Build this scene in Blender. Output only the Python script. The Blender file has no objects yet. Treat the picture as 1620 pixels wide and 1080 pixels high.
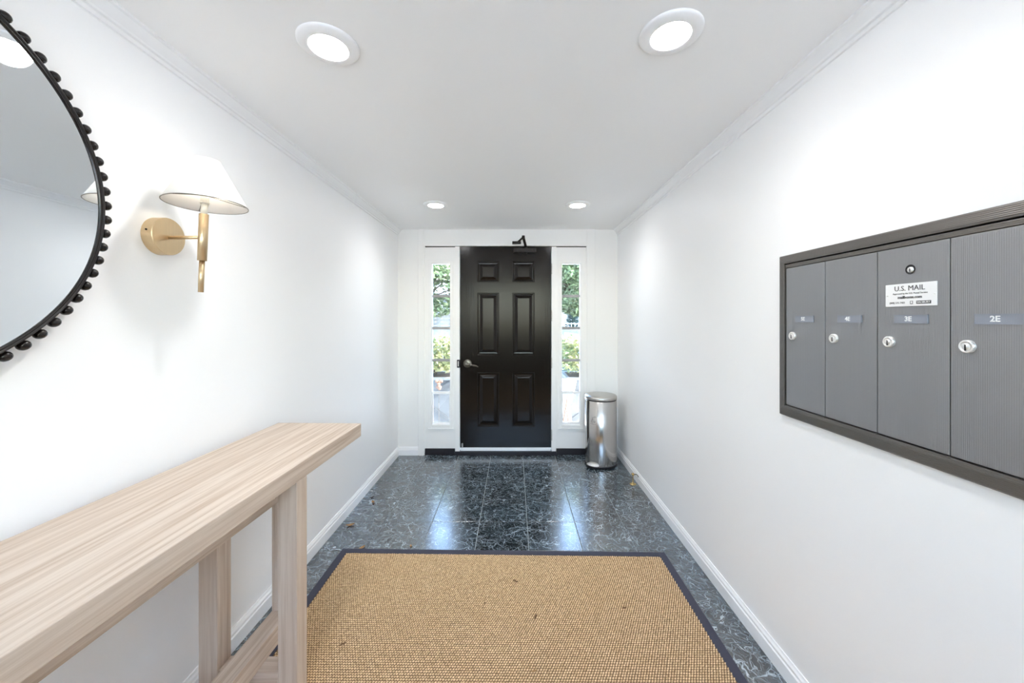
import bpy, bmesh, math, random
from mathutils import Vector, Matrix

random.seed(7)
S = bpy.context.scene
COL = S.collection

# ------------------------------------------------------------------ camera, world, sun, exposure
CAM_H = 1.361
cd = bpy.data.cameras.new('camera')
cam = bpy.data.objects.new('camera', cd)
COL.objects.link(cam)
cam.location = (0, 0, CAM_H)
cam.rotation_euler = (math.radians(90), 0, 0)
cd.sensor_width = 36.0
cd.lens = 36.0 * 590 / 1620
cd.shift_x = -3.6 / 1620
cd.shift_y = -35.5 / 1620
cd.clip_start = 0.02
S.camera = cam

S.view_settings.view_transform = 'Standard'
S.view_settings.look = 'None'
S.view_settings.gamma = 1.0
S.view_settings.use_curve_mapping = False
S.view_settings.exposure = 1.56
S.cycles.max_bounces = 24
S.cycles.diffuse_bounces = 20

DOWNLIGHT = 27.0      # radiance of the LED diffusers
SPOT = 8.0            # watts of each downlight's downward beam
BULB = 6.5           # radiance of the sconce bulb
SKY = 1.0
SUN = 5.2

w = bpy.data.worlds.new('world')
S.world = w
w.use_nodes = True
nt = w.node_tree
nt.nodes.clear()
wo = nt.nodes.new('ShaderNodeOutputWorld')
bg = nt.nodes.new('ShaderNodeBackground')
sk = nt.nodes.new('ShaderNodeTexSky')
sk.sky_type = 'NISHITA'
sk.sun_disc = False
sk.sun_elevation = math.radians(50)
sk.sun_rotation = math.radians(110)
sk.air_density = 1.2
sk.dust_density = 2.0
bg.inputs['Strength'].default_value = SKY
nt.links.new(sk.outputs[0], bg.inputs[0])
nt.links.new(bg.outputs[0], wo.inputs[0])

sd = bpy.data.lights.new('sun', 'SUN')
sd.energy = SUN
sd.angle = math.radians(1.0)
sd.color = (1.0, 0.95, 0.86)
sun = bpy.data.objects.new('sun', sd)
COL.objects.link(sun)
sun.rotation_euler = Vector((-0.6, 0.2, -0.77)).to_track_quat('-Z', 'Y').to_euler()
sun.location = (4, -2, 8)

# ------------------------------------------------------------------ materials
def new_mat(name):
    m = bpy.data.materials.new(name)
    m.use_nodes = True
    n = m.node_tree
    n.nodes.clear()
    out = n.nodes.new('ShaderNodeOutputMaterial')
    b = n.nodes.new('ShaderNodeBsdfPrincipled')
    n.links.new(b.outputs[0], out.inputs[0])
    return m, n, b, out

def N(n, t, **k):
    x = n.nodes.new(t)
    for a, v in k.items():
        setattr(x, a, v)
    return x

def plain(name, col, rough=0.5, metal=0.0, var=0.04, bump=0.0, bscale=60.0, spec=0.5, coat=0.0):
    """plain coloured surface with a faint mottling and an optional fine bump"""
    m, n, b, o = new_mat(name)
    tc = N(n, 'ShaderNodeTexCoord')
    no = N(n, 'ShaderNodeTexNoise')
    no.inputs['Scale'].default_value = bscale
    no.inputs['Detail'].default_value = 3
    n.links.new(tc.outputs['Object'], no.inputs['Vector'])
    mx = N(n, 'ShaderNodeMix', data_type='RGBA')
    mx.inputs[6].default_value = (*[max(0, c * (1 - var)) for c in col], 1)
    mx.inputs[7].default_value = (*[min(1, c * (1 + var)) for c in col], 1)
    n.links.new(no.outputs[0], mx.inputs[0])
    n.links.new(mx.outputs[2], b.inputs['Base Color'])
    b.inputs['Roughness'].default_value = rough
    b.inputs['Metallic'].default_value = metal
    b.inputs['Specular IOR Level'].default_value = spec
    b.inputs['Coat Weight'].default_value = coat
    if bump:
        bp = N(n, 'ShaderNodeBump')
        bp.inputs['Strength'].default_value = bump
        bp.inputs['Distance'].default_value = 0.002
        n.links.new(no.outputs[0], bp.inputs['Height'])
        n.links.new(bp.outputs[0], b.inputs['Normal'])
    return m

def emit(name, col, strength):
    m = bpy.data.materials.new(name)
    m.use_nodes = True
    n = m.node_tree
    n.nodes.clear()
    out = n.nodes.new('ShaderNodeOutputMaterial')
    e = n.nodes.new('ShaderNodeEmission')
    e.inputs[0].default_value = (*col, 1)
    e.inputs[1].default_value = strength
    n.links.new(e.outputs[0], out.inputs[0])
    return m

M = {}
M['wall'] = plain('white_wall_paint', (0.93, 0.93, 0.93), 0.42, var=0.006, bump=0.05, bscale=220)
M['ceil'] = plain('white_ceiling_paint', (0.93, 0.93, 0.925), 0.7, var=0.006, bump=0.05, bscale=160)
M['front'] = plain('white_entry_wall_paint', (0.90, 0.895, 0.87), 0.5, var=0.008)
M['trim'] = plain('white_gloss_trim_paint', (0.92, 0.92, 0.92), 0.3, var=0.006)
M['added_dark_wall'] = plain('dark_brown_wall', (0.13, 0.095, 0.07), 0.5, var=0.1)  # for the invented end wall, dark so the door reflects less
M['grout'] = plain('grout', (0.34, 0.37, 0.37), 0.8, var=0.2)
M['black'] = plain('black_rubber', (0.012, 0.010, 0.014), 0.5, var=0.1)
M['bind'] = plain('navy_black_binding', (0.040, 0.040, 0.064), 0.65, var=0.15, bump=0.3, bscale=500)
M['frame'] = plain('dark_bronze_iron', (0.008, 0.005, 0.0045), 0.25, metal=0.0, var=0.2)
M['mirror'] = plain('mirror_silver', (0.80, 0.84, 0.87), 0.015, metal=1.0, var=0.0)
M['pewter'] = plain('aged_pewter', (0.20, 0.18, 0.15), 0.3, metal=1.0, var=0.1)
M['closer'] = plain('dark_bronze_closer', (0.03, 0.025, 0.022), 0.45, metal=0.4, var=0.1)
M['lid'] = plain('brushed_steel_lid', (0.56, 0.54, 0.51), 0.36, metal=1.0, var=0.05)
M['chrome'] = plain('chrome_lock', (0.90, 0.89, 0.87), 0.30, metal=0.6, var=0.03)
M['plate'] = plain('white_label_plate', (0.87, 0.87, 0.87), 0.3, var=0.01)
M['ink'] = plain('grey_print', (0.10, 0.10, 0.10), 0.6, var=0.0)
M['white_ink'] = plain('white_print', (0.9, 0.9, 0.9), 0.5, var=0.0)
M['tag'] = plain('slate_name_tag', (0.27, 0.29, 0.34), 0.4, var=0.03)
M['socket'] = plain('cream_socket', (0.8, 0.76, 0.66), 0.4)
M['leaf_litter'] = plain('dry_leaf', (0.34, 0.19, 0.08), 0.8, var=0.4, bscale=90)
M['twig'] = plain('twig_bark', (0.17, 0.09, 0.04), 0.8, var=0.3)
M['dark_seed'] = plain('dark_seed', (0.035, 0.02, 0.015), 0.7, var=0.2)
M['brass_stop'] = plain('polished_brass', (0.62, 0.45, 0.20), 0.25, metal=1.0, var=0.05)
M['hinge'] = plain('satin_hinge', (0.5, 0.48, 0.45), 0.35, metal=1.0)
M['sweep'] = plain('aluminium_door_sweep', (0.93, 0.94, 0.95), 0.35, metal=0.1)
M['led'] = emit('led_diffuser', (1.0, 0.995, 0.985), DOWNLIGHT)
M['bulb'] = emit('bulb_glow', (1.0, 0.93, 0.82), BULB)
# outdoors
M['paving'] = plain('pale_paving', (0.80, 0.80, 0.79), 0.9, var=0.15, bscale=6)
M['bounce_stone'] = plain('bounce_stone', (0.80, 0.80, 0.79), 0.9, var=0.06, bscale=4)  # pale reflector surface for the ground outside the added window
M['asphalt'] = plain('asphalt', (0.10, 0.10, 0.105), 0.9, var=0.2, bscale=20)
M['planter'] = plain('grey_painted_planter', (0.095, 0.10, 0.103), 0.7, var=0.16, bscale=7)
M['planter_trim'] = plain('grey_planter_trim', (0.065, 0.07, 0.073), 0.7, var=0.1)
M['planter_rim'] = plain('pale_planter_rim', (0.16, 0.172, 0.18), 0.6, var=0.08)
M['muntin'] = plain('grey_muntin_paint', (0.36, 0.35, 0.345), 0.5)
M['soil'] = plain('soil', (0.05, 0.035, 0.025), 0.95, var=0.4, bscale=30)
M['bark'] = plain('bark', (0.10, 0.08, 0.065), 0.9, var=0.3, bscale=18, bump=0.6)
M['car_paint'] = plain('dark_teal_car_paint', (0.02, 0.055, 0.075), 0.15, var=0.05, coat=1.0)
M['car_glass'] = plain('car_window_glass', (0.28, 0.36, 0.40), 0.05, var=0.02, spec=1.0)
M['tyre'] = plain('tyre_rubber', (0.02, 0.02, 0.02), 0.8)
M['pale_house'] = plain('pale_lavender_siding', (0.62, 0.64, 0.70), 0.7, var=0.05, bscale=3)
M['roof'] = plain('grey_shingles', (0.16, 0.17, 0.19), 0.85, var=0.3, bscale=12)
M['fence'] = plain('weathered_blue_grey_timber', (0.20, 0.225, 0.25), 0.8, var=0.35, bscale=9)
M['rail'] = plain('pale_railing_paint', (0.42, 0.47, 0.50), 0.5)
M['white_chair'] = plain('white_painted_chair', (0.62, 0.62, 0.61), 0.5)
M['brown_rod'] = plain('brown_rod', (0.16, 0.10, 0.07), 0.5)
M['flower'] = plain('dried_flower_head', (0.22, 0.12, 0.08), 0.8, var=0.2)

def leaf_mat(name, c1, c2):
    m, n, b, o = new_mat(name)
    tc = N(n, 'ShaderNodeTexCoord')
    no = N(n, 'ShaderNodeTexNoise')
    no.inputs['Scale'].default_value = 7
    n.links.new(tc.outputs['Object'], no.inputs['Vector'])
    rp = N(n, 'ShaderNodeValToRGB')
    rp.color_ramp.elements[0].position = 0.35
    rp.color_ramp.elements[1].position = 0.65
    rp.color_ramp.elements[0].color = (*c1, 1)
    rp.color_ramp.elements[1].color = (*c2, 1)
    n.links.new(no.outputs[0], rp.inputs[0])
    n.links.new(rp.outputs[0], b.inputs['Base Color'])
    b.inputs['Roughness'].default_value = 0.45
    tr = N(n, 'ShaderNodeBsdfTranslucent')
    n.links.new(rp.outputs[0], tr.inputs[0])
    mx = N(n, 'ShaderNodeMixShader')
    mx.inputs[0].default_value = 0.35
    n.links.new(b.outputs[0], mx.inputs[1])
    n.links.new(tr.outputs[0], mx.inputs[2])
    n.links.new(mx.outputs[0], o.inputs[0])
    return m

M['hedge'] = leaf_mat('yellow_green_hedge_leaf', (0.09, 0.14, 0.06), (0.54, 0.52, 0.26))
M['tree'] = leaf_mat('tree_leaf', (0.10, 0.155, 0.08), (0.25, 0.32, 0.17))
M['conifer'] = leaf_mat('blue_green_conifer', (0.03, 0.08, 0.09), (0.06, 0.13, 0.13))

def glass_mat():
    m = bpy.data.materials.new('window_glass')
    m.use_nodes = True
    n = m.node_tree
    n.nodes.clear()
    out = N(n, 'ShaderNodeOutputMaterial')
    t = N(n, 'ShaderNodeBsdfTransparent')
    t.inputs[0].default_value = (0.95, 0.97, 0.97, 1)
    g = N(n, 'ShaderNodeBsdfGlossy')
    g.inputs['Roughness'].default_value = 0.01
    f = N(n, 'ShaderNodeFresnel')
    f.inputs[0].default_value = 1.45
    mx = N(n, 'ShaderNodeMixShader')
    n.links.new(f.outputs[0], mx.inputs[0])
    n.links.new(t.outputs[0], mx.inputs[1])
    n.links.new(g.outputs[0], mx.inputs[2])
    n.links.new(mx.outputs[0], out.inputs[0])
    return m
M['glass'] = glass_mat()

def marble():
    m, n, b, o = new_mat('dark_green_marble')
    tc = N(n, 'ShaderNodeTexCoord')
    oi = N(n, 'ShaderNodeObjectInfo')
    ml = N(n, 'ShaderNodeVectorMath', operation='SCALE')
    cx = N(n, 'ShaderNodeCombineXYZ')
    mul = N(n, 'ShaderNodeMath', operation='MULTIPLY')
    mul.inputs[1].default_value = 37.0
    n.links.new(oi.outputs['Random'], mul.inputs[0])
    for i in range(3):
        n.links.new(mul.outputs[0], cx.inputs[i])
    add = N(n, 'ShaderNodeVectorMath', operation='ADD')
    n.links.new(tc.outputs['Object'], add.inputs[0])
    n.links.new(cx.outputs[0], add.inputs[1])
    # warp
    no = N(n, 'ShaderNodeTexNoise')
    no.inputs['Scale'].default_value = 7
    no.inputs['Detail'].default_value = 3
    n.links.new(add.outputs[0], no.inputs['Vector'])
    sub = N(n, 'ShaderNodeVectorMath', operation='SUBTRACT')
    sub.inputs[1].default_value = (0.5, 0.5, 0.5)
    n.links.new(no.outputs['Color'], sub.inputs[0])
    ml.inputs['Scale'].default_value = 0.20
    n.links.new(sub.outputs[0], ml.inputs[0])
    wp = N(n, 'ShaderNodeVectorMath', operation='ADD')
    n.links.new(add.outputs[0], wp.inputs[0])
    n.links.new(ml.outputs[0], wp.inputs[1])
    acc = None
    for sc, wd, gain, seed in ((12, 0.032, 1.0, 0.0), (27, 0.05, 0.9, 3.3), (50, 0.075, 0.45, 7.1)):
        v = N(n, 'ShaderNodeTexVoronoi', feature='DISTANCE_TO_EDGE')
        v.inputs['Scale'].default_value = sc
        mp = N(n, 'ShaderNodeVectorMath', operation='ADD')
        mp.inputs[1].default_value = (seed, seed * .7, 0)
        n.links.new(wp.outputs[0], mp.inputs[0])
        n.links.new(mp.outputs[0], v.inputs['Vector'])
        mr = N(n, 'ShaderNodeMapRange')
        mr.inputs[1].default_value = 0.0
        mr.inputs[2].default_value = wd
        mr.inputs[3].default_value = gain
        mr.inputs[4].default_value = 0.0
        n.links.new(v.outputs['Distance'], mr.inputs[0])
        # break veins up
        nb = N(n, 'ShaderNodeTexNoise')
        nb.inputs['Scale'].default_value = sc * 0.8
        nb.inputs['Detail'].default_value = 2
        n.links.new(mp.outputs[0], nb.inputs['Vector'])
        mk = N(n, 'ShaderNodeMapRange')
        mk.inputs[1].default_value = 0.38
        mk.inputs[2].default_value = 0.62
        n.links.new(nb.outputs[0], mk.inputs[0])
        mm = N(n, 'ShaderNodeMath', operation='MULTIPLY')
        n.links.new(mr.outputs[0], mm.inputs[0])
        n.links.new(mk.outputs[0], mm.inputs[1])
        if acc is None:
            acc = mm
        else:
            mx = N(n, 'ShaderNodeMath', operation='MAXIMUM')
            n.links.new(acc.outputs[0], mx.inputs[0])
            n.links.new(mm.outputs[0], mx.inputs[1])
            acc = mx
    big = N(n, 'ShaderNodeTexNoise')
    big.inputs['Scale'].default_value = 5
    big.inputs['Detail'].default_value = 6
    n.links.new(add.outputs[0], big.inputs['Vector'])
    base = N(n, 'ShaderNodeValToRGB')
    base.color_ramp.elements[0].position = 0.35
    base.color_ramp.elements[1].position = 0.72
    base.color_ramp.elements[0].color = (0.003, 0.007, 0.010, 1)
    base.color_ramp.elements[1].color = (0.022, 0.046, 0.064, 1)  # blue lean puts the cool daylight cast into the stone colour
    n.links.new(big.outputs[0], base.inputs[0])
    mix = N(n, 'ShaderNodeMix', data_type='RGBA')
    n.links.new(acc.outputs[0], mix.inputs[0])
    n.links.new(base.outputs[0], mix.inputs[6])
    mix.inputs[7].default_value = (0.50, 0.58, 0.63, 1)
    n.links.new(mix.outputs[2], b.inputs['Base Color'])
    b.inputs['Roughness'].default_value = 0.17
    b.inputs['IOR'].default_value = 1.85
    b.inputs['Specular IOR Level'].default_value = 1.0
    rr = N(n, 'ShaderNodeMapRange')
    rr.inputs[3].default_value = 0.13
    rr.inputs[4].default_value = 0.30
    n.links.new(big.outputs[0], rr.inputs[0])
    n.links.new(rr.outputs[0], b.inputs['Roughness'])
    bp = N(n, 'ShaderNodeBump')
    bp.inputs['Strength'].default_value = 0.10
    bp.inputs['Distance'].default_value = 0.002
    n.links.new(big.outputs[0], bp.inputs['Height'])
    n.links.new(bp.outputs[0], b.inputs['Normal'])
    return m
M['marble'] = marble()

def wood(name, axis, c1, c2, c3, rough=0.55):
    """whitewashed oak with fine grain running along the given axis"""
    m, n, b, o = new_mat(name)
    tc = N(n, 'ShaderNodeTexCoord')
    mp = N(n, 'ShaderNodeMapping')
    s = [80, 80, 80]
    s[axis] = 2.2
    mp.inputs['Scale'].default_value = s
    n.links.new(tc.outputs['Object'], mp.inputs['Vector'])
    no = N(n, 'ShaderNodeTexNoise')
    no.inputs['Scale'].default_value = 1.0
    no.inputs['Detail'].default_value = 7
    no.inputs['Roughness'].default_value = 0.62
    n.links.new(mp.outputs[0], no.inputs['Vector'])
    mp2 = N(n, 'ShaderNodeMapping')
    s2 = [7, 7, 7]
    s2[axis] = 0.7
    mp2.inputs['Scale'].default_value = s2
    n.links.new(tc.outputs['Object'], mp2.inputs['Vector'])
    n2 = N(n, 'ShaderNodeTexNoise')
    n2.inputs['Scale'].default_value = 1.0
    n2.inputs['Detail'].default_value = 3
    n.links.new(mp2.outputs[0], n2.inputs['Vector'])
    r = N(n, 'ShaderNodeValToRGB')
    r.color_ramp.elements[0].position = 0.30
    r.color_ramp.elements[1].position = 0.60
    r.color_ramp.elements[0].color = (*c1, 1)
    r.color_ramp.elements[1].color = (*c2, 1)
    n.links.new(no.outputs[0], r.inputs[0])
    mx = N(n, 'ShaderNodeMix', data_type='RGBA')
    mr = N(n, 'ShaderNodeMapRange')
    mr.inputs[1].default_value = 0.40
    mr.inputs[2].default_value = 0.70
    mr.inputs[4].default_value = 0.55
    n.links.new(n2.outputs[0], mr.inputs[0])
    n.links.new(mr.outputs[0], mx.inputs[0])
    n.links.new(r.outputs[0], mx.inputs[6])
    mx.inputs[7].default_value = (*c3, 1)
    n.links.new(mx.outputs[2], b.inputs['Base Color'])
    b.inputs['Roughness'].default_value = rough
    bp = N(n, 'ShaderNodeBump')
    bp.inputs['Strength'].default_value = 0.25
    bp.inputs['Distance'].default_value = 0.001
    n.links.new(no.outputs[0], bp.inputs['Height'])
    n.links.new(bp.outputs[0], b.inputs['Normal'])
    return m
OAK = ((0.44, 0.315, 0.22), (0.68, 0.57, 0.47), (0.58, 0.45, 0.345))
M['oak_y'] = wood('whitewashed_oak_lengthwise', 1, *OAK)
M['oak_z'] = wood('whitewashed_oak_upright', 2, *OAK)
M['oak_x'] = wood('whitewashed_oak_crosswise', 0, *OAK)

def ribbed(name, col, axis, freq, rough, strength):
    """anodised aluminium with fine drawn ribs"""
    m, n, b, o = new_mat(name)
    tc = N(n, 'ShaderNodeTexCoord')
    wv = N(n, 'ShaderNodeTexWave', wave_type='BANDS', bands_direction=axis)
    wv.inputs['Scale'].default_value = freq
    wv.inputs['Distortion'].default_value = 0.0
    n.links.new(tc.outputs['Object'], wv.inputs['Vector'])
    no = N(n, 'ShaderNodeTexNoise')
    no.inputs['Scale'].default_value = 700
    n.links.new(tc.outputs['Object'], no.inputs['Vector'])
    ad = N(n, 'ShaderNodeMath', operation='MULTIPLY_ADD')
    ad.inputs[1].default_value = 0.5
    n.links.new(no.outputs[0], ad.inputs[0])
    n.links.new(wv.outputs['Fac'], ad.inputs[2])
    bp = N(n, 'ShaderNodeBump')
    bp.inputs['Strength'].default_value = strength
    bp.inputs['Distance'].default_value = 0.0006
    n.links.new(ad.outputs[0], bp.inputs['Height'])
    n.links.new(bp.outputs[0], b.inputs['Normal'])
    b.inputs['Base Color'].default_value = (*col, 1)
    b.inputs['Metallic'].default_value = 0.75
    b.inputs['Roughness'].default_value = rough
    return m
M['box_door'] = ribbed('bronze_grey_box_door', (0.33, 0.33, 0.34), 'Y', 80, 0.42, 0.35)
M['box_frame'] = ribbed('bronze_grey_box_frame', (0.17, 0.158, 0.146), 'Z', 75, 0.40, 0.5)

def brushed(name, col, rough, axis_scale, metal=1.0):
    m, n, b, o = new_mat(name)
    tc = N(n, 'ShaderNodeTexCoord')
    mp = N(n, 'ShaderNodeMapping')
    mp.inputs['Scale'].default_value = axis_scale
    n.links.new(tc.outputs['Object'], mp.inputs['Vector'])
    no = N(n, 'ShaderNodeTexNoise')
    no.inputs['Scale'].default_value = 1
    no.inputs['Detail'].default_value = 4
    n.links.new(mp.outputs[0], no.inputs['Vector'])
    mr = N(n, 'ShaderNodeMapRange')
    mr.inputs[3].default_value = rough * 0.75
    mr.inputs[4].default_value = rough * 1.3
    n.links.new(no.outputs[0], mr.inputs[0])
    n.links.new(mr.outputs[0], b.inputs['Roughness'])
    mx = N(n, 'ShaderNodeMix', data_type='RGBA')
    mx.inputs[6].default_value = (*[c * .9 for c in col], 1)
    mx.inputs[7].default_value = (*[min(1, c * 1.08) for c in col], 1)
    n.links.new(no.outputs[0], mx.inputs[0])
    n.links.new(mx.outputs[2], b.inputs['Base Color'])
    b.inputs['Metallic'].default_value = metal
    return m
M['steel'] = brushed('brushed_stainless_steel', (0.60, 0.575, 0.55), 0.17, (260, 260, 3))
M['brass'] = brushed('satin_brass', (0.70, 0.54, 0.34), 0.42, (300, 300, 8))

def door_black():
    m, n, b, o = new_mat('black_gloss_door_paint')
    tc = N(n, 'ShaderNodeTexCoord')
    mp = N(n, 'ShaderNodeMapping')
    mp.inputs['Scale'].default_value = (70, 70, 3)
    n.links.new(tc.outputs['Object'], mp.inputs['Vector'])
    no = N(n, 'ShaderNodeTexNoise')
    no.inputs['Scale'].default_value = 1
    no.inputs['Detail'].default_value = 5
    n.links.new(mp.outputs[0], no.inputs['Vector'])
    bp = N(n, 'ShaderNodeBump')
    bp.inputs['Strength'].default_value = 0.35
    bp.inputs['Distance'].default_value = 0.0012
    n.links.new(no.outputs[0], bp.inputs['Height'])
    n.links.new(bp.outputs[0], b.inputs['Normal'])
    b.inputs['Base Color'].default_value = (0.0075, 0.0055, 0.0042, 1)
    b.inputs['Roughness'].default_value = 0.19
    b.inputs['Specular IOR Level'].default_value = 0.28
    return m
M['door'] = door_black()

def shade_mat():
    m = bpy.data.materials.new('white_linen_shade')
    m.use_nodes = True
    n = m.node_tree
    n.nodes.clear()
    out = N(n, 'ShaderNodeOutputMaterial')
    d = N(n, 'ShaderNodeBsdfDiffuse')
    d.inputs[0].default_value = (0.88, 0.87, 0.85, 1)
    t = N(n, 'ShaderNodeBsdfTranslucent')
    t.inputs[0].default_value = (0.85, 0.82, 0.78, 1)
    mx = N(n, 'ShaderNodeMixShader')
    mx.inputs[0].default_value = 0.35
    tc = N(n, 'ShaderNodeTexCoord')
    no = N(n, 'ShaderNodeTexNoise')
    no.inputs['Scale'].default_value = 400
    n.links.new(tc.outputs['Object'], no.inputs['Vector'])
    bp = N(n, 'ShaderNodeBump')
    bp.inputs['Strength'].default_value = 0.1
    bp.inputs['Distance'].default_value = 0.001
    n.links.new(no.outputs[0], bp.inputs['Height'])
    n.links.new(bp.outputs[0], d.inputs['Normal'])
    n.links.new(d.outputs[0], mx.inputs[1])
    n.links.new(t.outputs[0], mx.inputs[2])
    n.links.new(mx.outputs[0], out.inputs[0])
    return m
M['shade'] = shade_mat()

def fibre(name, c1, c2, c3):
    m, n, b, o = new_mat(name)
    tc = N(n, 'ShaderNodeTexCoord')
    no = N(n, 'ShaderNodeTexNoise')
    no.inputs['Scale'].default_value = 90
    no.inputs['Detail'].default_value = 2
    n.links.new(tc.outputs['Object'], no.inputs['Vector'])
    n2 = N(n, 'ShaderNodeTexNoise')
    n2.inputs['Scale'].default_value = 3.0
    n2.inputs['Detail'].default_value = 4
    n.links.new(tc.outputs['Object'], n2.inputs['Vector'])
    r = N(n, 'ShaderNodeValToRGB')
    r.color_ramp.elements[0].position = 0.32
    r.color_ramp.elements[1].position = 0.66
    r.color_ramp.elements[0].color = (*c1, 1)
    r.color_ramp.elements[1].color = (*c2, 1)
    n.links.new(no.outputs[0], r.inputs[0])
    mx = N(n, 'ShaderNodeMix', data_type='RGBA')
    mr = N(n, 'ShaderNodeMapRange')
    mr.inputs[1].default_value = 0.45
    mr.inputs[2].default_value = 0.75
    mr.inputs[4].default_value = 0.5
    n.links.new(n2.outputs[0], mr.inputs[0])
    n.links.new(mr.outputs[0], mx.inputs[0])
    n.links.new(r.outputs[0], mx.inputs[6])
    mx.inputs[7].default_value = (*c3, 1)
    n.links.new(mx.outputs[2], b.inputs['Base Color'])
    b.inputs['Roughness'].default_value = 0.8
    b.inputs['Specular IOR Level'].default_value = 0.2
    return m
M['sisal'] = fibre('sisal_fibre', (0.58, 0.395, 0.215), (0.90, 0.675, 0.41), (0.74, 0.52, 0.285))
M['sisal_gap'] = plain('sisal_backing', (0.20, 0.12, 0.06), 0.9, var=0.2)

# ------------------------------------------------------------------ mesh helpers
class MB:
    """collects shapes into one bmesh"""
    def __init__(self):
        self.bm = bmesh.new()

    def _mark(self, verts, mat, smooth=False):
        fs = set()
        for v in verts:
            for f in v.link_faces:
                fs.add(f)
        for f in fs:
            f.material_index = mat
            f.smooth = smooth

    def box(self, x0, x1, y0, y1, z0, z1, bev=0.0, mat=0):
        x0, x1 = min(x0, x1), max(x0, x1)
        y0, y1 = min(y0, y1), max(y0, y1)
        z0, z1 = min(z0, z1), max(z0, z1)
        mt = Matrix.Translation(((x0 + x1) / 2, (y0 + y1) / 2, (z0 + z1) / 2)) @ Matrix.Diagonal((x1 - x0, y1 - y0, z1 - z0, 1))
        r = bmesh.ops.create_cube(self.bm, size=1.0, matrix=mt)
        vs = r['verts']
        if bev:
            es = list({e for v in vs for e in v.link_edges})
            r2 = bmesh.ops.bevel(self.bm, geom=es, offset=bev, segments=2, affect='EDGES', profile=0.5)
            vs = list({v for f in r2['faces'] for v in f.verts} | {v for v in vs if v.is_valid})
        self._mark(vs, mat)
        return self

    def cyl(self, p0, p1, r0, r1=None, seg=24, mat=0, smooth=True, caps=True):
        p0, p1 = Vector(p0), Vector(p1)
        r1 = r0 if r1 is None else r1
        d = p1 - p0
        q = d.to_track_quat('Z', 'Y').to_matrix().to_4x4()
        mt = Matrix.Translation((p0 + p1) / 2) @ q
        r = bmesh.ops.create_cone(self.bm, cap_ends=caps, segments=seg, radius1=r0, radius2=r1, depth=d.length, matrix=mt)
        self._mark(r['verts'], mat, False)
        if smooth:
            for f in {f for v in r['verts'] for f in v.link_faces}:
                f.smooth = len(f.verts) == 4
        return self

    def ball(self, c, r, sx=1, sy=1, sz=1, mat=0, u=16, v=10, rot=None):
        mt = Matrix.Translation(c)
        if rot is not None:
            mt = mt @ rot
        mt = mt @ Matrix.Diagonal((sx, sy, sz, 1))
        rr = bmesh.ops.create_uvsphere(self.bm, u_segments=u, v_segments=v, radius=r, matrix=mt)
        self._mark(rr['verts'], mat, True)
        return self

    def lathe(self, prof, frame=None, seg=48, mat=0, smooth=True, close=True):
        """prof: (r, h) pairs turned about the frame's z axis"""
        fr = frame or Matrix.Identity(4)
        rings = []
        for r, h in prof:
            if r < 1e-6:
                rings.append([self.bm.verts.new(fr @ Vector((0, 0, h)))])
            else:
                rings.append([self.bm.verts.new(fr @ Vector((r * math.cos(2 * math.pi * i / seg), r * math.sin(2 * math.pi * i / seg), h))) for i in range(seg)])
        for a, b in zip(rings, rings[1:]):
            for i in range(seg):
                j = (i + 1) % seg
                if len(a) == 1 and len(b) == 1:
                    continue
                if len(a) == 1:
                    f = self.bm.faces.new((a[0], b[i], b[j]))
                elif len(b) == 1:
                    f = self.bm.faces.new((a[i], b[0], a[j]))
                else:
                    f = self.bm.faces.new((a[i], b[i], b[j], a[j]))
                f.material_index = mat
                f.smooth = smooth
        return self

    def extrude_profile(self, pts, axis, a0, a1, mat=0):
        """closed 2-D profile swept straight along x (axis 0) or y (axis 1)"""
        def P(p, t):
            return (t, p[0], p[1]) if axis == 0 else (p[0], t, p[1])
        A = [self.bm.verts.new(P(p, a0)) for p in pts]
        B = [self.bm.verts.new(P(p, a1)) for p in pts]
        k = len(pts)
        for i in range(k):
            j = (i + 1) % k
            f = self.bm.faces.new((A[i], A[j], B[j], B[i]))
            f.material_index = mat
        self.bm.faces.new(A)
        self.bm.faces.new(list(reversed(B)))
        return self

    def tube(self, pts, r, seg=8, mat=0):
        for a, b in zip(pts, pts[1:]):
            self.cyl(a, b, r, seg=seg, mat=mat)
        for p in pts[1:-1]:
            self.ball(p, r, u=seg, v=6, mat=mat)
        return self

    def mesh(self, name, off=(0, 0, 0)):
        bmesh.ops.recalc_face_normals(self.bm, faces=self.bm.faces[:])
        if any(off):
            bmesh.ops.translate(self.bm, verts=self.bm.verts[:], vec=Vector(off))
        me = bpy.data.meshes.new(name)
        self.bm.to_mesh(me)
        self.bm.free()
        return me

def root_of(o):
    while o.parent:
        o = o.parent
    return o

def put(name, mb, mats, parent=None, label=None, kind=None, local=False):
    """link one mesh object; shapes are in world metres unless local"""
    mats = mats if isinstance(mats, (list, tuple)) else [mats]
    off = (0, 0, 0)
    if parent is not None and not local:
        off = -root_of(parent).location
    me = mb.mesh(name, off) if isinstance(mb, MB) else mb
    for m in mats:
        me.materials.append(M[m])
    o = bpy.data.objects.new(name, me)
    COL.objects.link(o)
    if parent is not None:
        o.parent = parent
    if label:
        o['label'] = label
    if kind:
        o['kind'] = kind
    return o

def thing(name, label, cat, loc=(0, 0, 0), rz=0.0, group=None):
    o = bpy.data.objects.new(name, None)
    o.empty_display_size = 0.1
    COL.objects.link(o)
    o.location = loc
    o.rotation_euler = (0, 0, rz)
    o['label'] = label
    o['category'] = cat
    if group:
        o['group'] = group
    return o

def tag(o, label, cat, group=None):
    o['label'] = label
    o['category'] = cat
    if group:
        o['group'] = group
    return o

def structure(name, label, loc=(0, 0, 0)):
    o = bpy.data.objects.new(name, None)
    o.empty_display_size = 0.1
    COL.objects.link(o)
    o.location = loc
    o['kind'] = 'structure'
    o['label'] = label
    o['category'] = name.split('_')[0]
    return o

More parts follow.
